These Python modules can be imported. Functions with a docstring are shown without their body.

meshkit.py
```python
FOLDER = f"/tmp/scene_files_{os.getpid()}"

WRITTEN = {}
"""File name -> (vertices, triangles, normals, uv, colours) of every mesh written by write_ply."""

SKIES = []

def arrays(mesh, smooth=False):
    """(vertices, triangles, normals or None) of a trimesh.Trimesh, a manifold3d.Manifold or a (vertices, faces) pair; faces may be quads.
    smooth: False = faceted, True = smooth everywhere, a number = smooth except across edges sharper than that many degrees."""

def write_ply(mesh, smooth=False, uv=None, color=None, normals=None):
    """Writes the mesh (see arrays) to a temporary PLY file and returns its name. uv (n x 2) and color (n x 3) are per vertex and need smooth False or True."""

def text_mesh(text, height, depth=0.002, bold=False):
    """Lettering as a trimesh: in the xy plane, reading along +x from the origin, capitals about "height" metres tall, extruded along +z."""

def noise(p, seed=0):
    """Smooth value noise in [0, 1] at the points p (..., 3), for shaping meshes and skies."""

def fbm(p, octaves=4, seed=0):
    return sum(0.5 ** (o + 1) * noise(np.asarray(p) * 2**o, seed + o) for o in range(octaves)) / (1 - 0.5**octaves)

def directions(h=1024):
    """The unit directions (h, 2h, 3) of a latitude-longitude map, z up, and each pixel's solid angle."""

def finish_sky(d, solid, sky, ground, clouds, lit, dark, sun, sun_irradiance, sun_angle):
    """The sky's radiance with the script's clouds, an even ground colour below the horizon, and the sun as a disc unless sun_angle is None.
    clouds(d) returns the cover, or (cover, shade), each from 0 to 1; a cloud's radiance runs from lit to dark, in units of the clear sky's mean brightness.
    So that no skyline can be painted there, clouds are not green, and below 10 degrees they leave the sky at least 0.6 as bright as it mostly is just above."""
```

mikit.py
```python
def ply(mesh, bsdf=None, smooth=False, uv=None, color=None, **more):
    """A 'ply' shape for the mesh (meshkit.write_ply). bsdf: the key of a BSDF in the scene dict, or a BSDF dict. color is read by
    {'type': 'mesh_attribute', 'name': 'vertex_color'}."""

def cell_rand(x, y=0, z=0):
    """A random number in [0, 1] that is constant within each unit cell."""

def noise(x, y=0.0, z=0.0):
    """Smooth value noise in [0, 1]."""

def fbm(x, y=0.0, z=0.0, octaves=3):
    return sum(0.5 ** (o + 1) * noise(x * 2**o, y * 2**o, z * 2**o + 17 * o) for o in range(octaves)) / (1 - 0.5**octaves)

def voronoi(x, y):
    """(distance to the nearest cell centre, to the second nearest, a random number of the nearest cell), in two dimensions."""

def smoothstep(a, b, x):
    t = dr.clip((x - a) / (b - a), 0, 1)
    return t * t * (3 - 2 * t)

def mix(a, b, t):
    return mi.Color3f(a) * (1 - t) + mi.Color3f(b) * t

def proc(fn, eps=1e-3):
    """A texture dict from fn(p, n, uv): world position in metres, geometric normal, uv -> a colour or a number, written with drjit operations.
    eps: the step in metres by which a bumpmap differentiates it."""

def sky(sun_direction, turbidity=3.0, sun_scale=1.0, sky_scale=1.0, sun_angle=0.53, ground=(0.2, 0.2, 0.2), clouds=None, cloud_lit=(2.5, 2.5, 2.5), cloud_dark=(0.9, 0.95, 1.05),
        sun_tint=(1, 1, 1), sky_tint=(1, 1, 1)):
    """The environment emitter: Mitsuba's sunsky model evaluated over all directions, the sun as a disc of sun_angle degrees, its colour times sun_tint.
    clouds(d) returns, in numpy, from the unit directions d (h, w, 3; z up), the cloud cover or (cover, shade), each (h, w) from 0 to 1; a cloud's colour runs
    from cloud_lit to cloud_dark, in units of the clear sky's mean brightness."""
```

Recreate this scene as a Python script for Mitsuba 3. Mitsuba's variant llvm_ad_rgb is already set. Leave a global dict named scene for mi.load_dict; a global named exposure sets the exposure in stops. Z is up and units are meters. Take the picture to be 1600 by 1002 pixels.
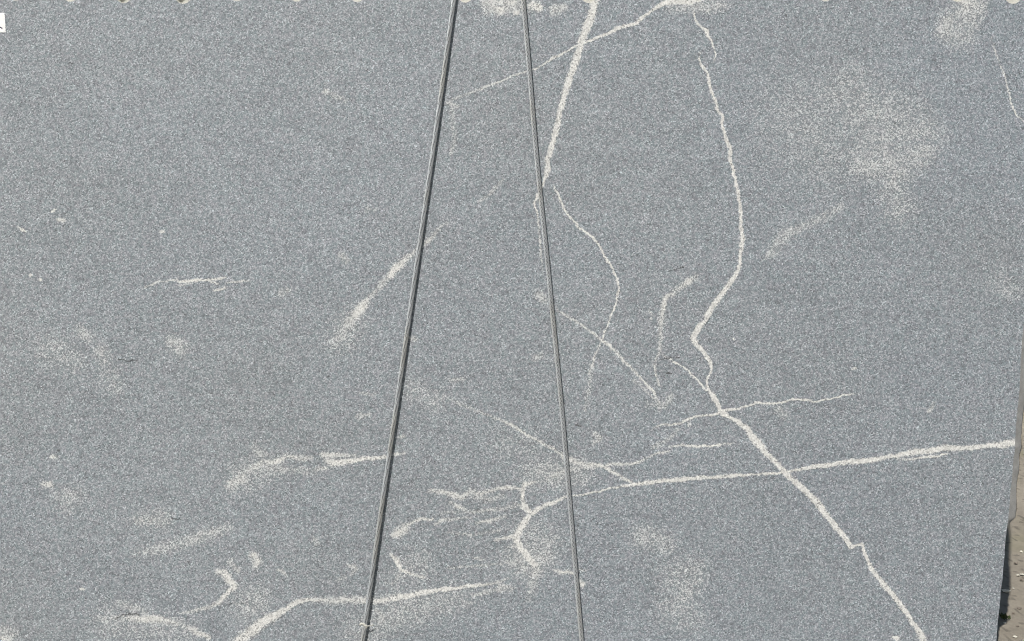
import math, random
import numpy as np, trimesh, manifold3d as m3, drjit as dr, mitsuba as mi, mikit, meshkit
from shapely.geometry import Polygon
from shapely.geometry.polygon import orient
from scipy.interpolate import CubicSpline

random.seed(7)
rng = np.random.default_rng(7)
T = mi.ScalarTransform4f
scene, labels = {}, {}

# ------------------------------------------------------------------ camera, sky, exposure
LEAN = math.radians(6.0)                       # the slab leans back by this much
DIST = 3.5                                     # metres from the lens to the slab's face
CAM_H = 1.35
C = np.array([0.0, DIST * math.cos(LEAN), CAM_H - DIST * math.sin(LEAN)])   # middle of the part of the face in view
VV = np.array([0.0, math.sin(LEAN), math.cos(LEAN)])                        # up along the face
NN = np.array([0.0, -math.cos(LEAN), math.sin(LEAN)])                       # out of the face
WIDE = 2.90                                    # metres of face across the frame
K = WIDE / 1600.0
cam = C + DIST * NN
scene['camera'] = dict(type='perspective', fov=math.degrees(2 * math.atan(WIDE / 2 / DIST)), fov_axis='x', near_clip=0.05, far_clip=2000.0,
                       to_world=T().look_at(origin=cam.tolist(), target=C.tolist(), up=[0, 0, 1]))
SUN_A, SUN_B = 0.336, 1.08                     # the sun stands this far to the left and above, per unit out of the face
to_sun = np.array([-SUN_A, 0, 0]) + NN + SUN_B * VV
scene['sky'] = mikit.sky(to_sun.tolist(), turbidity=3, sky_scale=.74, sun_tint=(.90, 1.05, 1.31), sky_tint=(1.24, 1.0, .76))
exposure = 1.65


def sl(u, v, w=0.0):
    """A point on the slab: u metres to the right, v up along the face, w out of it."""
    u, v, w = np.broadcast_arrays(*[np.asarray(a, float) for a in (u, v, w)])
    return C + u[..., None] * np.array([1.0, 0, 0]) + v[..., None] * VV + w[..., None] * NN


def uv(x, y):
    """Slab coordinates in metres from a survey grid with K metres per step."""
    return (np.asarray(x, float) - 800) * K, (501 - np.asarray(y, float)) * K


def lab(key, label=None, category=None, group=None, kind=None):
    labels[key] = {k: v for k, v in dict(label=label, category=category, group=group, kind=kind).items() if v}


# ------------------------------------------------------------------ the stone's veins: lines of (x, y, half width, strength)
BOLD = {
 'a': [(933,-12,6.5,1.25),(930,0,6.2,1.25),(925,22,5.8,1.2),(915,48,5.5,1.2),(907,70,5,1.2),(898,100,5,1.2),(888,128,4.6,1.2),(881,150,4.2,1.2),(874,180,4,1.2),(866,215,4,1.2),(859,238,3.8,1.2),(855.5,250,3.4,1.2),(856,264,4.4,1.2),(853,277,3,1.1),(849,288,1.6,1.0)],
 'b': [(1092,0,4.5,1.0),(1075,2,5,1.2),(1055,3,4,1.2),(1037,5,3.4,1.2),(1025,13,2.4,1.1),(1007,25,2,1.1),(995,36,2.8,1.1),(980,40,2.6,1.15),(962,46,2.5,1.15),(947,54,2.2,1.15),(925,62.5,1.8,1.1),(913,67,1.4,1.1),(900,72,1.2,1.0),(888,79,1.1,1.0),(875,86,1.3,1.0),(865,90,1.8,1.0),(852,99,1.2,.95),(835,107.5,1.0,.9),(820,112,.9,.75),(810,116,1,.8),(795,122,1.1,.7),(775,130,1.4,.72),(745,141,1.6,.62),(722,150,1.6,.5),(704,158,1.5,.42)],
 'c': [(1083,14,.7,.6),(1085,24,1,.9),(1088,34,1.4,1.0),(1096,43,2.2,1.1),(1105,49,3,1.1),(1106,57,2.4,1.1),(1112,65,1.6,1.1),(1116,76,1.3,1.0),(1117,87,.9,.9),(1114,99,.8,.6)],
 'd': [(1095,81,.8,.6),(1092,92,1.2,.95),(1097,104,1.4,1.0),(1104,112,1.9,1.1),(1108,122,2.1,1.1),(1109,134,1.9,1.1),(1113,147,1.9,1.1),(1117,158,1.9,1.1),(1121,172,2,1.15),(1129,182,2.2,1.15),(1128,193,2.2,1.15),(1132,210,2.2,1.2),(1136,222,2.3,1.2),(1142,232,2.6,1.2),(1140,246,2.8,1.2),(1144,260,2,1.2),(1148,277,2.1,1.2),(1152,294,2.3,1.2),(1155,312,2.6,1.2),(1157,325,2.4,1.2),(1158,345,2.6,1.2),(1160,373,2.9,1.2),(1158,393,2.5,1.2),(1156,411,2.5,1.2),(1150,430,3,1.2),(1139,446,3.8,1.25),(1128,460,3.8,1.25),(1113,479,4,1.25),(1106,492,3.6,1.25),(1103,500,3,1.25),(1092,513,3.4,1.25),(1082,527,4,1.25),(1087,538,3.2,1.25),(1098,548,3.2,1.25),(1104,558,2.8,1.25),(1111,568,3,1.2),(1111.5,577,1.7,1.2),(1105.5,592,1.5,1.15),(1105,603,2,1.2),(1109,612,3,1.25),(1118,625,4,1.25),(1124,637,3.8,1.25),(1128,645,4,1.25),(1140,652,3,1.25),(1155,661,3.2,1.25),(1168,671,4,1.25),(1176,683,5,1.25),(1188,697,4.8,1.25),(1200,711,4.2,1.25),(1220,731,4,1.25),(1240,751,4,1.25),(1257,766,4.2,1.25),(1273,782,4.8,1.25),(1288,800,4.8,1.25),(1296,811,4.2,1.25),(1311,829,4,1.25),(1325,847,4,1.25),(1329.5,855,3.4,1.25),(1338,852,2,1.2),(1346,851,2.3,1.2),(1350,862,2.6,1.2),(1354,872,2.6,1.2),(1361,888,3,1.25),(1381,913,3.6,1.25),(1401,937,3.8,1.25),(1416,958,3.6,1.25),(1424,969,3.4,1.25),(1435,984,4.4,1.25),(1442,1000,4.6,1.25),(1456,1024,4.6,1.25),(1466,1046,4.6,1.25)],
 'e': [(865,288,.6,.5),(867.5,296,1,.9),(871,303,1.3,1.05),(875,310,1.5,1.1),(880,321,1.5,1.1),(887.5,336,1.7,1.1),(900,349,1.5,1.1),(905,357,1.5,1.1),(910,359,1.5,1.1),(925,370,1.7,1.1),(934,381,1.6,1.1),(942.5,397,1.6,1.1),(954,414,1.7,1.15),(964,435,1.6,1.1),(967,450,1.3,1.05),(964,470,1.2,1.0),(957.5,487,1.2,.95),(953,500,1.2,.9),(947,515,1.2,.9),(940,532,1.2,.9),(932,552,1.3,.85),(925,570,1.2,.8),(919,585,1.2,.6)],
 'f': [(1020,670,.8,.5),(1035,664,1.2,.8),(1047,663.5,1.2,.95),(1063,661,1.7,1.05),(1072,656,2,1.05),(1085,651,1.5,1.05),(1098,649.5,1.4,1.05),(1118,648,1.3,1.05),(1127,644,1.6,1.05),(1133,641.5,1.6,1.05),(1150,639,1.2,1.0),(1167,635,1.2,1.0),(1182,630,1.3,1.0),(1200,631,1.5,1.0),(1215,629.5,1.4,1.0),(1237,625,1.3,1.0),(1262,624.5,1.2,1.0),(1272,627,1.2,1.0),(1300,623,1.1,.95),(1322,617,1,.85),(1340,616,.8,.6)],
 'g': [(1594,691,6,1.15),(1570,694,5,1.15),(1545,697,3.6,1.15),(1522,699,3.2,1.1),(1500,701,3.6,1.1),(1475,700,5,1.1),(1450,706,4.6,1.1),(1430,706,4.4,1.1),(1412,710,3.4,1.05),(1390,714,3,1.05),(1362,719,3.8,1.1),(1330,721,3.8,1.1),(1300,726,3,1.1),(1272,729,3.4,1.1),(1252,732.5,2.6,1.05),(1235,736,1.8,1.05),(1215,739,1.5,1.05),(1190,741,1.8,1.05),(1150,743,2.4,1.05),(1110,746,2.4,1.05),(1060,750,2.8,1.05),(1030,752,3.2,1.1),(1000,755.5,2.8,1.05),(980,759,2,.95)],
 'h': [(980,759,2,.95),(955,763,1.4,.9),(935,767,1.4,.95),(912,772.5,1.3,.95),(893,775.5,1.2,.9),(880,778,2,.9),(865,785,2.8,.95),(850,791,3.2,1.0),(838,797,3.4,1.0),(828,805,4,1.05),(820,815,5,1.05),(811,829,5.5,1.0),(807,843,6,1.0),(814,857,6,.95),(824,868,6.5,1.0),(833,879,7.5,.95),(840,889,8,.75),(833,900,8,.55),(832,915,7,.4),(828,935,5,.32)],
 'i': [(366,1008,8,.9),(392,987,9,.95),(414,970,9,1.0),(432,961,6,.95),(450,950,4.2,.95),(465,941,3.6,1.0),(480,937,3.4,.9),(500,938,3.4,.7),(520,938,5,.65),(550,937,5,.75),(575,938,6,.8),(600,938,5.5,.8),(630,932,5.2,.95),(660,926.5,4.2,.95),(690,922,3.8,1.0),(720,918,3.2,1.0),(745,915,2.4,.9),(770,911,2,.65),(795,904,1.5,.4)],
}
SOFT = [
 [(849,288,1.5,.9),(843,297,1.3,.9),(839,305,1.5,.95),(835,319,1.6,1.0),(839,330,1.3,.95),(841,342,1,.8),(843,365,.9,.6),(845,395,.8,.55),(848,430,.8,.3)],
 [(868,483,1.2,.4),(877,489,1.6,.55),(895,500,1.5,.62),(912,510,1.3,.66),(940,532,1.5,.74),(953,542,1.8,.82),(963,551,1.6,.76),(980,570,2,.8),(998,587,1.8,.76),(1013,603,1.8,.74),(1022,614,1.5,.8),(1029,626,1.6,.6)],
 [(1010,614,.8,.5),(1020,621,1,.8),(1030,628,1,.8),(1031,640,2,.4)],
 [(1031,548,2,.5),(1025,562,1.2,.5),(1022,570,1.2,.6),(1024,582,1.5,.85),(1027,593,1.2,.75),(1029,604,1,.6)],
 [(1088,432,4,.35),(1076,440,4.5,.72),(1062,450,4,.6),(1047,461,3.5,.75),(1039,468,3.5,.85),(1036,482,4,.72),(1034,496,4,.55),(1033,515,3.5,.6),(1031,535,3,.5),(1031,552,2,.45)],
 [(1031,552,1.2,.6),(1045,560,1,.65),(1055,567,1.1,.9),(1070,575,1.1,.95),(1082,587,1.3,1.0),(1093,598,1.3,1.0),(1104,610,1.5,1.0)],
 [(1014,485,.7,.6),(1018,492,.8,.8),(1018,500,.7,.6)],
 [(1480,710,1.5,.9),(1458,714,2,.9),(1440,715,1.6,.9),(1420,718.5,1.3,.75),(1400,717,1,.5)],
 [(860,752,1,.5),(838,753,1.6,.6),(820,757,3.6,.9),(816,768,3,.85),(816,780,3,.85),(820,790,3.6,.9),(829,801,3,.9)],
 [(800,788,2,.5),(812,789,2.5,.65),(825,800,3,.7)],
 [(690,618,2,.26),(730,636,2,.32),(760,648,1.6,.4),(778,655,1.5,.55),(800,664,2,.72),(820,677,1.6,.78),(842,690,1.8,.78),(866,703,2.2,.8),(886,715,4,.8),(903,724,5,.75),(935,728,3,.8),(950,732,2.4,.8),(965,742,2.2,.75),(985,753,2.4,.7)],
 [(935,729,2,.75),(960,725,1.6,.65),(985,725,1.5,.7),(1000,722,1.6,.75),(1012,716,1.1,.6),(1030,708,1.2,.65),(1045,706,1.4,.6)],
 [(1045,698,1,.6),(1065,696,1.3,.75),(1085,697,1.6,.9),(1110,697,1.3,.95),(1123,696,1.2,.9),(1132,693,1,.7),(1145,693,.8,.4)],
 [(855,747,4,.5),(875,738,4,.55),(900,731,3.5,.6),(930,729,3,.6)],
 [(1073,657,2.5,.6),(1077,665,2,.4)],
 [(700,345,2,.3),(680,365,2.8,.6),(668,377,3,.75),(655,388,2,.6),(643,398,3,.75),(632,406,5,.8),(620,418,6.5,.95),(610,430,5.5,.95),(601,439,4,.65),(590,453,4,.6),(578,463,4,.7),(568,478,7,.92),(556,491,8,.8),(546,505,9.5,.68),(536,519,10,.56),(526,537,10,.4)],
 [(278,441,1.2,1.0),(295,440,1.7,1.1),(310,438,1.6,1.1),(325,437,1.6,1.1),(345,436,1.3,1.05),(353,433,.8,.8)],
 [(333,453.5,1.2,.95),(343,452,1.2,.95),(352,450,1.4,1.0)], [(328,440,1.3,.8),(340,444,1.3,.8)], [(354,441,1,.8),(368,440.5,1,.8),(390,439,1,.6)], [(226,450,1.1,.7),(246,441,1.1,.65),(277,437,1.1,.55)],
 [(280,446,.9,.6),(300,443,.9,.5)],
 [(362,757,9,.7),(378,745,9,.72),(395,732,7.5,.72),(412,721,6,.7),(430,722,4.5,.85),(450,712,4,.75),(468,717,4,.72),(487,715,3,.6)],
 [(400,700,8,.35),(412,712,6,.5)], [(420,732,8,.5),(450,734,6,.45),(490,737,4,.4)],
 [(505,711,4,.7),(518,711,3,.75),(560,712,2,.4)], [(510,718,4,.6),(520,723,6,.9),(533,723,5,.9),(545,721,3.6,.95),(570,717,3,.95),(590,715.5,3,.95),(605,713,2.6,.9),(620,710,2.2,.85),(632,708,1.8,.6)],
 [(490,735,3,.5),(510,732,2.5,.6)],
 [(343,893,4,.7),(352,896,5,.9),(358,908,5,.85),(367,916,4.5,.9),(358,923,4,.9),(350,933,3,.85),(342,943,2.8,.75),(325,950,2.4,.6),(305,954,2.2,.55),(280,959,2,.4)],
 [(150,968,4,.4),(180,966,5,.5),(205,964,6,.62),(225,968,6,.7),(245,967,6,.68),(270,972,5,.6),(292,980,5,.5),(308,988,4,.75),(326,996,3.5,.7)], [(190,945,7,.35),(210,950,6,.5),(230,957,3,.45)],
 [(632,826,6,.75),(622,833,7,.9),(616,836,4,.7)], [(632,824,3,.6),(645,816,2.2,.75),(658,810,2.2,.8),(675,811,2,.7)],
 [(610,867,2,.6),(617,872,3,.9),(623,882,4,.95),(628,890,3,.95),(637,895,2,.85),(650,899,1.8,.65),(664,903,1.8,.6)], [(612,913,2,.5),(622,903,2.5,.55),(626,898,2,.5)],
 [(672,767,2,.55),(690,768,3,.65),(710,773,4,.75),(725,779,3,.6)], [(715,779,2.4,.5),(735,768,3,.6),(750,772,3,.6),(770,766,2.4,.6),(790,762,3,.7),(812,763,2,.6)],
 [(703,785,2,.4),(718,793,2.6,.7),(728,798,2,.5)], [(680,820,2,.5),(692,811,2.6,.65),(705,812,2,.5),(735,809,1.6,.4)], [(745,817,2,.5),(765,814,2.4,.65),(790,806,1.8,.5)],
 [(740,775,4,.4),(765,780,4,.4),(785,775,3,.4)], [(775,845,2,.6),(790,841,2.6,.7),(806,838,3,.7)], [(700,832,2,.35),(740,836,2,.35),(780,830,2,.35)], [(690,802,1.5,.35),(735,800,2,.45),(780,795,2,.45),(805,792,2,.5)],
 [(740,872,1.6,.5),(755,874,1.6,.55)], [(700,887,1.4,.35),(760,884,1.4,.4),(800,878,1.6,.4),(820,885,2,.4)], [(795,855,2,.5),(806,852,4,.6)],
 [(868,892,2,.6),(876,894,2.8,.85),(888,893,2.4,.8),(896,896,2,.7)], [(905,907,3,.6),(911,913,3.6,.85)], [(905,890,2,.4),(912,892,2,.4)],
 [(780,916,3,.5),(800,920,3,.45),(760,925,3,.4),(740,930,3,.4)], [(590,955,6,.45),(600,970,7,.4),(585,985,6,.3)],
 [(640,528,4,.6),(648,530,3.5,.65)], [(625,683,2,.55),(632,682,2,.6)], [(560,650,4,.4),(575,648,3,.4)], [(560,615,2,.4),(585,616,2,.4)], [(705,595,3,.35),(725,592,3,.35)],
 [(535,400,5,.55),(541,407,4,.5)], [(440,458,5,.45),(450,454,4,.4)], [(575,328,4,.35),(585,326,3,.35)],
 [(750,315,2,.3),(768,300,2,.5),(785,282,2,.45)], [(705,240,3,.4),(710,225,3,.35),(706,165,4,.35)], [(508,142,3,.55),(515,146,3,.45),(540,157,3,.3)], [(700,162,3,.5),(715,166,3,.4)],
 [(1549,58,.9,.5),(1557,83,.9,.65),(1563,103,.9,.65),(1570,120,.9,.75),(1576,143,.9,.8),(1580,163,.9,.8),(1587,177,.9,.85),(1597,187,.9,.9),(1612,200,.9,.9)],
 [(28,356,1,.9),(35,360,2,1.1),(39,362,1.5,1.0)], [(90,343,2,.7),(98,345,3,.75)], [(48,430,1.6,1.0),(49,431,1.4,1.0)], [(64,437,1.8,1.1),(66,438,1.6,1.0)], [(82,331,1.2,.9),(86,328,1,.9)],
 [(68,758,4,.8),(80,758,4,.8)], [(82,715,3,.7),(88,714,3,.6)], [(125,921,1.6,.9),(131,921,1.4,.9)], [(1398,996,3.2,.95),(1402,998,3.4,1.0)], [(1332,577,1,.9),(1337,576,1.2,1.0)], [(1146,530,1.2,1.0),(1147,531,1.2,1.0)],
 [(250,347+15,1.2,.8),(256,361,1.6,.85)], [(395,868,5,.7),(403,876,5,.7),(400,885,4,.6)], [(360,880,4,.5),(372,892,3,.5)], [(545,884,2,.5),(556,888,3,.65),(550,898,2,.5)], [(530,905,2,.55),(540,902,2,.5)], [(490,840,3,.4),(495,850,4,.4)], [(435,890,2,.5),(447,899,2,.45)],
 [(930,678,3,.45),(938,685,3,.55),(928,692,3,.4)], [(1215,640,6,.35),(1225,650,6,.3)], [(1460,630,2,.5),(1450,643,2,.6)],
 [(1012,632,4,.35),(1040,634,4,.45),(1048,620,4,.4)], [(1060,672,3,.45),(1040,690,3,.4),(1020,700,3,.4)],
 [(842,460,6,.4),(850,470,5,.45)], [(845,555,4,.4),(835,560,4,.45)], [(915,640,3,.3),(925,570,3,.3)], [(990,595,2,.4),(1010,610,2,.4)],
 # broad clouds of pale grains
 [(272,536,11,.6),(282,545,11,.6)], [(160,552,12,.5),(163,560,9,.5)], [(125,518,9,.5),(138,527,8,.45)], [(80,545,22,.3),(110,562,20,.3)], [(170,585,14,.3),(180,605,12,.28)], [(548,505,22,.32),(530,535,20,.3)],
 [(1506,2,13,.78),(1520,6,14,.8),(1500,18,13,.7)], [(1484,30,13,.62),(1476,48,13,.6),(1490,62,12,.52),(1512,52,12,.52)], [(1535,6,9,.7),(1500,45,26,.42)],
 [(1350,170,40,.36),(1400,190,45,.38),(1380,230,45,.4)], [(1345,255,22,.45),(1365,262,18,.55),(1395,255,20,.5)], [(1395,280,16,.6),(1410,272,14,.6)], [(1425,252,18,.58),(1445,240,16,.55)], [(1400,210,14,.55),(1450,205,10,.45)], [(1330,135,30,.32),(1300,150,25,.28)], [(1405,325,24,.35),(1395,300,20,.42)], [(1440,180,20,.35)]*1 + [(1460,215,18,.35)],
 [(770,8,14,.7),(782,16,8,.85),(798,10,12,.6),(812,14,8,.6)], [(760,3,9,.7),(800,2,12,.8)], [(832,8,10,.85),(842,12,7,.95)], [(866,16,7,.7),(880,12,5,.55)], [(805,20,4,.8),(809,19,4,.8)], [(1090,10,9,.6),(1130,8,9,.4)], [(1108,16,5,.5),(1125,10,5,.45)], [(1050,8,10,.5),(1080,9,9,.6)],
 [(1065,905,34,.27),(1085,890,20,.3)], [(1005,838,16,.42),(1040,850,14,.35)], [(1060,950,30,.3),(1080,970,20,.28)],  [(255,812,12,.4),(215,812,8,.4)], [(212,866,7,.28),(250,858,8,.36),(285,849,8,.42),(318,838,9,.5),(338,830,8,.48),(358,825,6,.35)],
 [(4,1000,9,.8),(14,997,8,.7)], [(1,985,7,.5),(20,990,9,.35)], [(1200,402,6,.4),(1214,384,8,.5),(1226,366,9,.55),(1250,356,6,.45),(1272,346,6,.45),(1290,338,6,.45),(1315,322,5,.3)], [(1567,452,10,.28),(1580,455,9,.25)], [(105,780,18,.32),(120,770,12,.32)], [(1240,190,60,.22),(1300,240,50,.22)], [(640,610,16,.32),(680,625,16,.34)],
 [(845,870,20,.5),(820,880,20,.5),(800,870,14,.4)], [(830,840,22,.35),(860,850,20,.35)], [(180,975,30,.3),(240,985,24,.3),(290,990,20,.3)], [(385,950,24,.3),(400,940,20,.4)], [(650,885,24,.3),(620,905,18,.28)], [(380,745,24,.3),(430,728,16,.3)], [(560,985,26,.3),(640,950,24,.35),(720,935,20,.35)], [(900,740,20,.4),(840,740,22,.4)], [(790,690,20,.2),(830,700,20,.2)], [(1560,440,16,.2),(1590,450,14,.2)], [(1085,905,14,.4),(1070,930,14,.4)],
]
DARK = [[(180,967,.8,1),(190,962,.9,1),(203,959,.9,1),(217,959.5,.8,1)], [(185,563,.7,1),(200,563.5,.9,1),(214,564,.8,1)], [(268,810,.7,1),(274,811.5,.9,1),(283,811,.7,1)], [(1045,424,.6,1),(1057,420,.8,1),(1068,418,.6,1)], [(900,664,1.2,1),(908,666,1.2,1)], [(512,588,1.2,1),(514,589,1.2,1)], [(107,100,1,1),(114,100,1,1)], [(1372,300,.5,.1),(1373,300,.5,.1)], [(90,704,1.4,1),(92,705,1.4,1)], [(1038,560,.6,1),(1062,559,.6,1)], [(1040,584,.8,1),(1050,584,.8,1)], [(340,945,.5,.6),(385,942,.5,.6)], [(1397,192,1.5,1),(1398,193,1.5,1)], [(220,903,.5,.6),(243,902,.6,.8)], [(1040,830,.4,.3),(1045,830,.4,.3)]]

segs = []                                       # x0 y0 dx dy r0 dr s0 ds
def tuned(line):
    fine = max(p[2] for p in line) < 8
    return [(x, y, r * (1.1 if fine else 1), s_ * (1.12 if fine else (.94 if y > 640 else .86)) if s_ < .75 else s_) for x, y, r, s_ in line]


for line in list(BOLD.values()) + [tuned(l) for l in SOFT]:
    for p, q in zip(line[:-1], line[1:]):
        segs.append((p[0], p[1], q[0] - p[0], q[1] - p[1], p[2], q[2] - p[2], p[3], q[3] - p[3]))
for line in DARK:
    for p, q in zip(line[:-1], line[1:]):
        segs.append((p[0], p[1], q[0] - p[0], q[1] - p[1], p[2], 0, -p[3], 0))
segs = np.array(segs, float)
CELL, GX, GY, X0, Y0 = 12.5, 140, 92, -60.0, -60.0   # which lines come near each square of the face
near = [[] for _ in range(GX * GY)]
for i, (x, y, dx, dy, r, drr, s, ds) in enumerate(segs):
    reach = max(r, r + drr) * 2.0 + 4 + CELL * 0.71
    ax, bx = sorted((x, x + dx)); ay, by = sorted((y, y + dy))
    for gx in range(max(0, int((ax - reach - X0) // CELL)), min(GX, int((bx + reach - X0) // CELL) + 1)):
        for gy in range(max(0, int((ay - reach - Y0) // CELL)), min(GY, int((by + reach - Y0) // CELL) + 1)):
            cx, cy = X0 + (gx + .5) * CELL, Y0 + (gy + .5) * CELL
            t = np.clip(((cx - x) * dx + (cy - y) * dy) / max(dx * dx + dy * dy, 1e-6), 0, 1)
            d = math.hypot(cx - x - t * dx, cy - y - t * dy)
            if d < reach:
                near[gy * GX + gx].append((d - max(r, r + drr), i))
KMAX = min(10, max(map(len, near)))
EMPTY = len(segs)
segs = np.vstack([segs, [[-999, -999, 1, 0, .1, 0, 0, 0]]])
table = np.full((GX * GY, KMAX), EMPTY, np.uint32)
for k, items in enumerate(near):
    items.sort()
    table[k, :min(KMAX, len(items))] = [i for _, i in items[:KMAX]]
TABLE = mi.UInt32(table.ravel())
SEG = [mi.Float(segs[:, k].astype(np.float32)) for k in range(8)]
noise, fbm, sstep, mix, voro, crand = mikit.noise, mikit.fbm, mikit.smoothstep, mikit.mix, mikit.voronoi, mikit.cell_rand


def mix1(a, b, t):
    return a * (1 - t) + b * t


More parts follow.
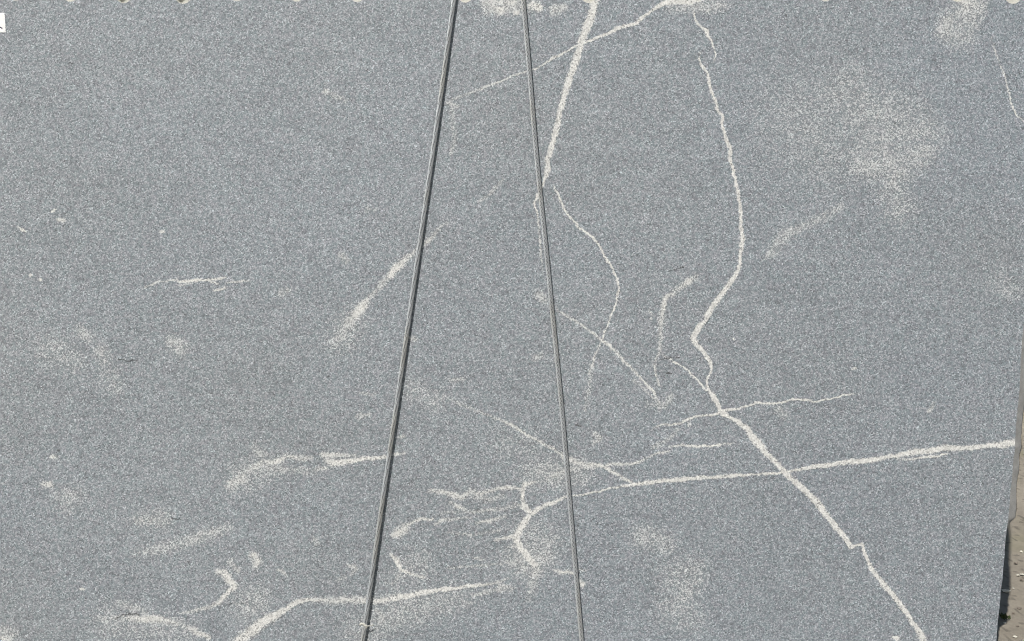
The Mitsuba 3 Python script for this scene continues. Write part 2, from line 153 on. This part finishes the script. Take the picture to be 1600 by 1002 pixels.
def granite(p, n, uvs):
    u = p.x - float(C[0])
    v = (p.y - float(C[1])) * float(VV[1]) + (p.z - float(C[2])) * float(VV[2])
    w = (p.y - float(C[1])) * float(NN[1]) + (p.z - float(C[2])) * float(NN[2])
    x, y = u / K + 800, 501 - v / K
    gx = x + 0.8 * w / K
    # ragged outlines: shift by the grain
    jx = (noise(x * .42, y * .42, 3.1) - .5) * 2.6 + (noise(x * .11, y * .11, 5.7) - .5) * 3.0
    jy = (noise(x * .42, y * .42, 9.1) - .5) * 2.6 + (noise(x * .11, y * .11, 7.7) - .5) * 3.0
    X, Y = x + jx, y + jy
    cx, cy = dr.clip(dr.floor((x - X0) / CELL), 0, GX - 1), dr.clip(dr.floor((y - Y0) / CELL), 0, GY - 1)
    base = mi.UInt32(cy * GX + cx) * KMAX
    pale, dark = mi.Float(0), mi.Float(0)
    for k in range(KMAX):
        i = dr.gather(mi.UInt32, TABLE, base + k)
        x0, y0, dx, dy, r0, d_r, s0, d_s = [dr.gather(mi.Float, a, i) for a in SEG]
        t = dr.clip(((X - x0) * dx + (Y - y0) * dy) / dr.maximum(dx * dx + dy * dy, 1e-4), 0, 1)
        d = dr.sqrt(dr.square(X - x0 - t * dx) + dr.square(Y - y0 - t * dy))
        r = r0 + t * d_r
        s = s0 + t * d_s
        hard = sstep(.65, .95, s)
        f = 1 - sstep(.30 * hard, 2.0 - .45 * hard, d / (r + .25))
        pale = dr.maximum(pale, dr.maximum(s, 0) * f)
        dark = dr.maximum(dark, dr.maximum(-s, 0) * f)
    # crystals
    _, _, r1 = voro(gx / 2.05, y / 1.85)
    _, _, r2 = voro(gx / 1.35 + 31.7, y / 1.25 + 11.3)
    r3 = noise(gx / 4.2, y / 3.4, 2.2)
    g = r1 * .50 + r2 * .42 + r3 * .08
    broad = fbm(x / 210, y / 170, 4.4, octaves=3) - .5
    patch = fbm(x / 34, y / 20, 8.4, octaves=3) - .5
    tone = GREY * (0.45 + 1.08 * g) * (1 + .14 * broad + .15 * patch + .09 * (fbm(x / 80, y / 7, 33.0, octaves=2) - .5) + .00005 * (800 - x) + .00005 * (500 - y))  # x and y ramps paint in a slight light falloff, darker to lower right
    tone = tone * (1 - .55 * sstep(.88, .97, r2) * (1 - r1))
    tone = tone + .30 * sstep(.90, 1.0, r2) * r1                        # bright feldspar
    hue = noise(gx / 4.2, y / 4.2, 14.2) - .5
    warm = fbm(x / 260 + 3, y / 200, 1.4, octaves=2) - .5 + .0003 * (800 - x)
    col = mi.Color3f(tone * (.928 + .07 * hue + .025 * warm), tone * (1.014 - .045 * hue), tone * (1.108 - .05 * warm - .02 * hue))
    q = r1 * .45 + r2 * .45 + r3 * .10                                   # which grains turn pale first
    q = 1 - sstep(.14, .86, q)
    broken = mix1(.25 + 1.5 * fbm(x / 13, y / 8, 21.0, octaves=3), 1.0, sstep(.75, 1.05, pale))
    lift = sstep(-.32, .32, pale * broken * 1.08 - .05 - q * .86) * (.52 + .48 * sstep(.45, .95, pale))
    col = mix(col, mi.Color3f(.47, .475, .465), .26 * dr.clip(pale, 0, 1))   # milky haze of the quartz round the veins
    cream = .37 + .46 * (r1 * .5 + r2 * .5)
    cream = cream * (1 - .5 * sstep(.935, .985, crand(dr.floor(gx / 2.1), dr.floor(y / 2.1), 5)))
    col = mix(col, mi.Color3f(cream * 1.0, cream * .995, cream * .97), lift * .97)
    return col * (1 - .62 * dr.clip(dark, 0, 1))


GREY = .262
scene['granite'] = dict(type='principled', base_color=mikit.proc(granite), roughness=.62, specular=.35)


def raw_stone(p, n, uvs):
    a = fbm(p.x * 60, p.y * 60, p.z * 60, octaves=3)
    b = noise(p.x * 420, p.y * 420, p.z * 420)
    t = .30 * (.7 + .5 * a + .2 * b)
    return mi.Color3f(t * 1.0, t * .99, t * .97)


def dust(p, n, uvs):
    a = noise(p.x * 300, p.y * 300, p.z * 300)
    t = .40 + .26 * a
    return mi.Color3f(t, t * .985, t * .91)


scene['raw_stone'] = dict(type='principled', base_color=mikit.proc(raw_stone), roughness=.85, specular=.2)
scene['stone_dust'] = dict(type='twosided', bsdf=dict(type='principled', base_color=mikit.proc(dust), roughness=.9, specular=.1))


def yard(p, n, uvs):
    a = fbm(p.x * 2.1, p.y * 1.5, 1.0, octaves=4)
    b = fbm(p.x * 26, p.y * 17, 3.0, octaves=3)
    c = noise(p.x * 160, p.y * 95, 5.0)
    t = .245 * (.62 + .34 * a + .30 * b + .16 * c)
    pit = sstep(.70, .95, noise(p.x * 55 + 7, p.y * 30, 8.0))
    moss = sstep(.52, .74, fbm(p.x * 4.0 + 5, p.y * 2.6, 9.0, octaves=3))
    col = mi.Color3f(t * .90, t * .80, t * .66)
    col = mix(col, mi.Color3f(.155, .150, .085), moss * .45)
    dustv = sstep(.60, .80, fbm(p.x * 9 + 2, p.y * 6, 11.0, octaves=3))
    col = mix(col, mi.Color3f(.28, .25, .205), dustv * .5)
    return col * (1 - .35 * pit)


scene['yard_concrete'] = dict(type='principled', base_color=mikit.proc(yard), roughness=.9, specular=.2)

# ------------------------------------------------------------------ the setting
SLAB_B = -C[2] / VV[2]                          # where the face meets the ground
gx = np.concatenate([[-400, -60, -12], np.linspace(-4, 6, 41), [14, 60, 400]])
gy = np.concatenate([[-400, -60, -8], np.linspace(0, 14, 57), [30, 90, 400]])
GXX, GYY = np.meshgrid(gx, gy, indexing='ij')
zz = -.004 + .006 * (meshkit.fbm(np.stack([GXX * .9, GYY * .9, GXX * 0], -1), 3) - .5)
vv = np.stack([GXX, GYY, zz], -1).reshape(-1, 3)
ii = np.arange(len(gx) * len(gy)).reshape(len(gx), len(gy))
ff = np.stack([ii[:-1, :-1], ii[1:, :-1], ii[1:, 1:], ii[:-1, 1:]], -1).reshape(-1, 4)
scene['ground'] = mikit.ply((vv, ff), 'yard_concrete', smooth=True)
lab('ground', 'worn brown concrete yard ground beside and behind the slab', 'ground', kind='structure')

# ------------------------------------------------------------------ the slab
THICK = .062
TOP_Y = -46.0
EDGE = np.array([(-60,1630),(-8,1628),(100,1622),(250,1614),(400,1606),(500,1600),(540,1597),(560,1595.7),(600,1594),(625,1592),(650,1589),(680,1587),(700,1586.3),(715,1584),(750,1581),(780,1578),(800,1577),(820,1574),(835,1572.5),(850,1571),(870,1569.5),(890,1568),(912,1566),(925,1563.6),(950,1562),(975,1559),(1002,1557),(1046,1552)], float)
ys = np.linspace(TOP_Y, 501 - SLAB_B / K, 240)


def edge_x(y):
    return np.interp(y, EDGE[:, 0], EDGE[:, 1]) + 1.3 * (meshkit.fbm(np.stack([y * .09, y * 0, y * 0], -1), 3, 3) - .5)


def manifold(v, f):
    m = trimesh.Trimesh(v, f, process=True, merge_tex=True)
    trimesh.repair.fix_normals(m)
    return m3.Manifold(m3.Mesh(np.asarray(m.vertices, np.float32), np.asarray(m.faces, np.uint32)))


def tri(man):
    m = man.to_mesh()
    return trimesh.Trimesh(np.array(m.vert_properties[:, :3], float), np.array(m.tri_verts), process=False)


def to_slab(mesh):
    """A mesh in slab coordinates (u, v, w) set in the world."""
    v = np.asarray(mesh.vertices)
    return trimesh.Trimesh(sl(v[:, 0], v[:, 1], v[:, 2]), mesh.faces, process=False)


outline = [uv(edge_x(y), y) for y in ys]
left = uv(-170, 0)[0]
tops = np.linspace(1600, -160, 150)
top_line = [(uv(x, 0)[0], uv(0, TOP_Y)[1] + .0022 * (meshkit.fbm(np.array([x * .05, 0, 1.]), 3) - .5)) for x in tops]
poly = Polygon([(left, SLAB_B)] + [(float(a), float(b)) for a, b in outline[::-1]] + [(float(a), float(b)) for a, b in top_line] + [(left, float(uv(0, TOP_Y)[1]))]).buffer(0)
inner = poly.buffer(-.0012)
CH = .0012
body = m3.CrossSection([np.array(orient(poly).exterior.coords[:-1])]).extrude(THICK - CH).translate((0, 0, -THICK))
lip = m3.CrossSection([np.array(orient(inner).exterior.coords[:-1])]).extrude(CH + .0005).translate((0, 0, -CH - .0005))
body = body + lip

# a row of drill holes near the split top edge: (x of the middle, lowest point, radius)
HOLES = [(-62,2.5,12),(25,1.6,12),(110,3.2,12),(193,5.4,12.5),(286,6.4,13),(370,2.2,12),(463,3.0,12),(558,3.6,12),(646,-.5,11),(727,4.6,12),(920,5.2,13),(1012,-.4,11),(1108,.6,11),(1197,.4,11),(1290,2.6,12.5),(1393,1.2,11),(1496,3.4,12),(1583,6.4,13.5)]
pieces = []
for x, low, r in HOLES:
    u, v = [float(a) for a in uv(x, low - r)]
    R, depth, rim = r * K, (.027 if x in (193, 286, 1496, 25) else .011), .0025
    def bore(shrink, back):
        parts = [m3.Manifold.cylinder(depth - back, R * .90 - shrink, R * .93 - shrink, 28).translate((u, v, -depth + back)),
                 m3.Manifold.cylinder(rim + .0002, R * .93 - shrink, R - shrink, 28).translate((u, v, -rim)), m3.Manifold.cylinder(.003, R - shrink, R * 1.01 - shrink, 28).translate((u, v, -.0002))]
        return parts[0] + parts[1] + parts[2]
    cone, bit = bore(0, 0), bore(.0014, .002)
    front = m3.Manifold.cube((1, 1, 1)).translate((u - .5, v - .5, -1 - .0006))
    pieces.append(((cone - bit) ^ body) ^ front)
    body = body - cone
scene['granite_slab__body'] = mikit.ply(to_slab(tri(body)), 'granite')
lab('granite_slab', 'large grey granite slab with cream veins leaning upright in sunlight', 'stone slab')
lab('granite_slab__body')
for k, man in enumerate(pieces):
    key = 'granite_slab__drill_hole' + (f'_{k:03d}' if k else '')
    if man.num_tri() > 0:
        scene[key] = mikit.ply(to_slab(tri(man)), 'stone_dust')
lab('granite_slab__drill_hole', 'round drill hole coated in cream dust near the top edge')
labels = {k: v for k, v in labels.items() if v}

# the rough split side of the slab, which juts out beyond the sawn face
JUT = np.array([(-8,9),(200,12),(400,9),(520,12),(600,11),(650,10),(700,10),(712,9),(740,10.5),(752,9),(765,9.5),(790,11),(806,11.5),(813,11.5),(816,7),(821,4.5),(828,2.5),(834,.5),(850,0),(1046,0)], float)
yr = np.linspace(TOP_Y + 2, 501 - SLAB_B / K - 1, 330)
jit = meshkit.fbm(np.stack([yr * .07, yr * 0, yr * 0 + 4], -1), 3, 5) - .5
jut = np.interp(yr, JUT[:, 0], JUT[:, 1]) + jit * 2.0
e = uv(edge_x(yr), yr)[0]
vpos = uv(0, yr)[1]
lean_out = .37
rows = []
for k, (w, share) in enumerate([(-.0030, .0), (-.0085, .30), (-.015, .66), (-.022, .93), (-.028, 1.0), (-.0325, .8)]):
    rough = .0016 * (meshkit.fbm(np.stack([yr * .12, yr * 0 + k * 1.7, yr * 0], -1), 3, 9) - .5) * (k > 0)
    out = np.maximum(jut, -.6) * K * share + lean_out * (-w) * share * np.clip(jut / 3, 0, 1) + rough + .0003
    rows.append(sl(e + out, vpos, w))
rows.append(sl(e - .006, vpos, -.0325)); rows.insert(0, sl(e - .006, vpos, -.0030))
ring = np.stack(rows, 1)
nr, nc = ring.shape[:2]
idx = np.arange(nr * nc).reshape(nr, nc)
quads = np.stack([idx[:-1], np.roll(idx, -1, 1)[:-1], np.roll(idx, -1, 1)[1:], idx[1:]], -1).reshape(-1, 4)
caps = [[idx[r_, 0], idx[r_, j], idx[r_, j + 1]] for r_ in (0, nr - 1) for j in range(1, nc - 1)]
f3 = np.vstack([quads[:, [0, 1, 2]], quads[:, [0, 2, 3]], np.array(caps)])
rm = trimesh.Trimesh(ring.reshape(-1, 3), f3, process=False)
trimesh.repair.fix_normals(rm)
scene['granite_slab__rough_edge'] = mikit.ply(rm, 'raw_stone', smooth=35)
lab('granite_slab__rough_edge', 'rough split side edge in shade')

# the bold veins as inlays of the stone, a hair proud of the sawn face
NAMES = {'a': 'broad cream vein running down from the top edge', 'b': 'thin cream vein crossing the broad one', 'c': 'short cream vein near the top', 'd': 'longest cream vein, zigzagging down to the bottom edge', 'e': 'thin curved vein beside the cable', 'f': 'hairline vein crossing the longest vein', 'g': 'pale vein reaching the right edge', 'h': 'grainy vein hooking downwards by the cable', 'i': 'grainy pale vein along the bottom'}
for k, (name, line) in enumerate(BOLD.items()):
    a = np.array(line)
    if name == 'g':
        a = a[1:]; a[0, 0] = 1584.5
    if name == 'a':
        a = a[1:]; a[0, 1] = 8; a[0, 0] = 928
    if name == 'b':
        a[0, 1] = 3
    s = np.concatenate([[0], np.cumsum(np.hypot(*np.diff(a[:, :2], axis=0).T))])
    t = np.arange(0, s[-1], 2.0)
    x, y, r = [np.interp(t, s, a[:, j]) for j in (0, 1, 2)]
    dx, dy = np.gradient(x), np.gradient(y)
    L = np.hypot(dx, dy)
    nx, ny = -dy / L, dx / L
    for arr in (nx, ny):
        arr[:] = np.convolve(np.pad(arr, 3, 'edge'), np.ones(7) / 7, 'valid')
    rr = [r * 1.05 + .4 + rng.uniform(-.5, .5, len(r)) for _ in (0, 1)]
    A, B = (x + nx * rr[0], y + ny * rr[0]), (x - nx * rr[1], y - ny * rr[1])
    lift = .0004 + .00008 * k
    P = np.vstack([sl(*uv(*A), lift), sl(*uv(*B), lift)])
    n_ = len(t); i_ = np.arange(n_ - 1)
    F = np.vstack([np.stack([i_, i_ + n_, i_ + n_ + 1], 1), np.stack([i_, i_ + n_ + 1, i_ + 1], 1)])
    if np.cross(P[F[0, 1]] - P[F[0, 0]], P[F[0, 2]] - P[F[0, 0]]) @ NN < 0:
        F = F[:, ::-1]
    # keep all facing out where the ribbon folds
    cr = np.cross(P[F[:, 1]] - P[F[:, 0]], P[F[:, 2]] - P[F[:, 0]]) @ NN
    F[cr < 0] = F[cr < 0][:, ::-1]
    key = 'granite_slab__vein' + (f'_{k:03d}' if k else '')
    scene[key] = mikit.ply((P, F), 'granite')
    lab(key, NAMES[name])

# ------------------------------------------------------------------ two wire ropes down the face
def steel(p, n, uvs):
    a = fbm(p.x * 90, p.y * 90, p.z * 40, octaves=3)
    b = noise(p.x * 30, p.y * 30, p.z * 9)
    t = .44 * (.75 + .45 * a)
    return mix(mi.Color3f(t * .95, t * .99, t * 1.03), mi.Color3f(t * .86, t * .84, t * .76), sstep(.45, .8, b) * .5)


scene['galvanised'] = dict(type='principled', base_color=mikit.proc(steel), roughness=.48, metallic=.30, specular=.5)
scene['rope_core'] = dict(type='principled', base_color=dict(type='rgb', value=[.05, .048, .045]), roughness=.8)


def tube(points, radius, sides=8, cap=True):
    pts = np.asarray(points, float)
    tg = np.gradient(pts, axis=0)
    tg /= np.linalg.norm(tg, axis=1, keepdims=True)
    a = np.cross(tg, np.array([.31, .77, .12]) + 0 * tg)
    a /= np.linalg.norm(a, axis=1, keepdims=True)
    b = np.cross(tg, a)
    ang = np.arange(sides) * 2 * np.pi / sides
    rad = np.broadcast_to(radius, len(pts))
    V = pts[:, None] + rad[:, None, None] * (np.cos(ang)[None, :, None] * a[:, None] + np.sin(ang)[None, :, None] * b[:, None])
    n_ = len(pts)
    i_ = np.arange(n_ * sides).reshape(n_, sides)
    Q = np.stack([i_[:-1], np.roll(i_, -1, 1)[:-1], np.roll(i_, -1, 1)[1:], i_[1:]], -1).reshape(-1, 4)
    F = np.vstack([Q[:, [0, 1, 2]], Q[:, [0, 2, 3]]])
    V = V.reshape(-1, 3)
    if cap:
        V = np.vstack([V, pts[0], pts[-1]])
        e0, e1 = n_ * sides, n_ * sides + 1
        j = np.arange(sides)
        F = np.vstack([F, np.stack([j * 0 + e0, (j + 1) % sides, j], 1), np.stack([j * 0 + e1, i_[-1][j], i_[-1][(j + 1) % sides]], 1)])
    return trimesh.Trimesh(V, F, process=False)


ROPE_D, LAY = .0140, .084


def rope(key, pts, label):
    a = np.array(pts, float)
    yy = np.arange(-430, 1040, 1.6)
    xx = CubicSpline(a[:, 0], a[:, 1], bc_type='natural')(yy)
    u, v = uv(xx, yy)
    w = ROPE_D / 2 + (.0070 if '_001' in key else .0050) + .0010 * np.sin(yy / 170.0 + len(key))
    c = sl(u, v, w)
    tg = np.gradient(c, axis=0); tg /= np.linalg.norm(tg, axis=1, keepdims=True)
    side = np.cross(tg, NN); side /= np.linalg.norm(side, axis=1, keepdims=True)
    out = np.cross(side, tg)
    s = np.concatenate([[0], np.cumsum(np.linalg.norm(np.diff(c, axis=0), axis=1))])
    rs = ROPE_D / 6 * 1.0
    for k in range(6):
        ph = 2 * np.pi * (k / 6) + HAND * 2 * np.pi * s / LAY + .25 * np.sin(s * 3.1)
        path = c + (ROPE_D / 2 - rs) * (np.cos(ph)[:, None] * side + np.sin(ph)[:, None] * out)
        scene[f'{key}__strand' + (f'_{k:03d}' if k else '')] = mikit.ply(tube(path, rs * .76), 'galvanised', smooth=True)
    scene[f'{key}__core'] = mikit.ply(tube(c[::4], ROPE_D / 6, 6), 'rope_core', smooth=True)
    lab(key, label, 'cable', 'wire ropes hanging down the slab face')
    return c, side, out


HAND = 1
rope('wire_rope', [(-430,771),(-200,738),(0,709.7),(125,692.6),(250,675),(375,657),(500,639.2),(625,621.2),(750,603),(875,585.2),(1002,567.3),(1060,559)], 'steel wire rope slanting down to the left, with a frayed wire near the bottom')
rope('wire_rope_001', [(-430,777),(-200,799),(0,817),(125,827.8),(250,838.3),(375,851.2),(500,863.6),(625,876),(750,886.8),(875,897.6),(1002,908.6),(1060,914)], 'steel wire rope slanting down to the right, between the other rope and the curved veins')

# a frayed bit of wire on the first rope
def bit(pts):
    a = np.array(pts, float)
    t = np.linspace(0, 1, len(a))
    q = CubicSpline(t, a)(np.linspace(0, 1, 18))
    return sl(*uv(q[:, 0], q[:, 1]), q[:, 2])
fray = trimesh.util.concatenate([tube(bit([(564,975,.016),(568,972.5,.0175),(573,976,.016),(571,980,.013)]), .0032, 7), tube(bit([(569,974,.016),(573,976,.0185),(579,975.5,.017),(585,975,.012)]), np.linspace(.0022, .0012, 18), 6)])
scene['wire_rope__frayed_wire'] = mikit.ply(fray, 'stone_dust', smooth=True)
lab('wire_rope__frayed_wire', 'pale frayed wire end sticking out of the rope')

# ------------------------------------------------------------------ paper label at the left
def paper(p, n, uvs):
    return mi.Color3f(.86 + .03 * noise(p.x * 200, p.y * 200, p.z * 200))


scene['paper'] = dict(type='twosided', bsdf=dict(type='principled', base_color=mikit.proc(paper), roughness=.6, specular=.3))
scene['ink'] = dict(type='principled', base_color=dict(type='rgb', value=[.03, .025, .06]), roughness=.5)
sheet = np.array([uv(*q) for q in [(-62, 51.5), (9.1, 50.8), (7.2, 20.2), (-64, 19.5)]])   # counter-clockwise seen from the front
lm = m3.CrossSection([sheet]).extrude(.0006).translate((0, 0, .0004))
scene['paper_label__sheet'] = mikit.ply(to_slab(tri(lm)), 'paper')
stroke = np.array([uv(*q) for q in [(-9, 37.2), (-3, 39.6), (.5, 41.8), (4.4, 44.2), (4.6, 45.4), (2.8, 45.2), (-1, 43.2), (-9, 39.2)]])
stroke = stroke if Polygon(stroke).exterior.is_ccw else stroke[::-1]
scene['paper_label__pen_stroke'] = mikit.ply(to_slab(tri(m3.CrossSection([stroke]).extrude(.0004).translate((0, 0, .0011)))), 'ink')
lab('paper_label', 'white paper label with a dark pen stroke stuck on the slab near its top left', 'label')
lab('paper_label__pen_stroke', 'dark pen stroke')

# ------------------------------------------------------------------ stone chips and weeds on the ground by the slab
def on_ground(x, y, z=0.0):
    d = sl(*uv(x, y)) - cam
    return cam + d * ((z - cam[2]) / d[2])


def chip(center, size, seed, flat=.6):
    r = np.random.default_rng(seed)
    pts = r.normal(size=(14, 3)); pts /= np.linalg.norm(pts, axis=1, keepdims=True)
    pts *= r.uniform(.7, 1.0, (14, 1)) * np.array([1, .85, flat]) * size
    m = trimesh.convex.convex_hull(pts)
    m.apply_translation(np.asarray(center) + [0, 0, -m.bounds[0][2] - .003])
    return m


def pale_chip(p, n, uvs):
    a = noise(p.x * 150, p.y * 150, p.z * 150)
    return mi.Color3f(.56 + .12 * a, .53 + .12 * a, .45 + .12 * a)


def dark_chip(p, n, uvs):
    a = noise(p.x * 150, p.y * 150, p.z * 150)
    return mi.Color3f(.17 + .06 * a, .145 + .05 * a, .12 + .045 * a)


scene['pale_chip'] = dict(type='principled', base_color=mikit.proc(pale_chip), roughness=.8, specular=.3)
scene['dark_chip'] = dict(type='principled', base_color=mikit.proc(dark_chip), roughness=.8, specular=.3)
CHIPS = [(1571,923,.016,1,'largest pale stone chip on the ground beside the slab edge'),(1577,922,.008,1,'small pale stone chip right beside the largest chip'),(1583,918,.006,1,'tiny pale stone chip to the right of the largest chip'),(1591,898,.010,1,'pale stone chip upper of the pair far from the slab edge'),(1597,897,.010,1,'pale stone chip at the edge of the photo by the pair'),
         (1570,972,.007,1,'tiny pale stone chip below the green weed'),(1586,994,.010,1,'flat pale stone chip near the bottom right corner'),(1597,905,.011,0,'dark stone bit below the pale pair of chips'),(1583,957,.008,0,'dark stone bit between the weed and the largest pale chip'),(1593,949,.010,0,'dark brown stone bit farther from the slab edge'),(1587,879,.010,0,'dark stone bit beside the slab shadow'),(1596,861,.008,1,'lone pale stone chip beside the slab shadow'),(1590,977,.007,0,'dark stone bit near the bottom right corner')]
for k, (x, y, size, pale, text) in enumerate(CHIPS):
    key = 'stone_chip' + (f'_{k:03d}' if k else '')
    scene[key] = mikit.ply(chip(on_ground(x, y + 1), size, 40 + k, .45), 'pale_chip' if pale else 'dark_chip')
    lab(key, text, 'stone', 'stone chips on the yard ground')


def leaf(p, n, uvs):
    a = noise(p.x * 120, p.y * 120, p.z * 120)
    return mi.Color3f(.045 + .03 * a, .065 + .04 * a, .025 + .015 * a)


scene['leaf'] = dict(type='twosided', bsdf=dict(type='principled', base_color=mikit.proc(leaf), roughness=.6, specular=.3))
g0 = on_ground(1569.5, 967.5)
bl = []
r = np.random.default_rng(3)
for _ in range(34):
    a, l = r.uniform(0, 2 * np.pi), r.uniform(.006, .013)
    o = g0 + np.array([r.normal() * .005, r.normal() * .005, 0])
    d = np.array([math.cos(a), math.sin(a), 0]) * l
    s = np.array([-d[1], d[0], 0]) * .28
    top = o + d + [0, 0, r.uniform(.004, .020)]
    mid = o + d * .55 + [0, 0, r.uniform(.008, .018)]
    bl.append(trimesh.Trimesh([o, mid + s, top, mid - s], [[0, 1, 2], [0, 2, 3]], process=False))
scene['weed__leaves'] = mikit.ply(trimesh.util.concatenate(bl), 'leaf')
scene['weed__stem'] = mikit.ply(tube([g0 + [0, 0, -.003], g0 + [0, 0, .006], g0 + [.001, 0, .014]], .0012, 6), 'leaf', smooth=True)
lab('weed', 'small dark green weed sprouting from the ground at the slab edge', 'plant')
lab('weed__leaves', kind='stuff')
labels = {k: v for k, v in labels.items() if v}
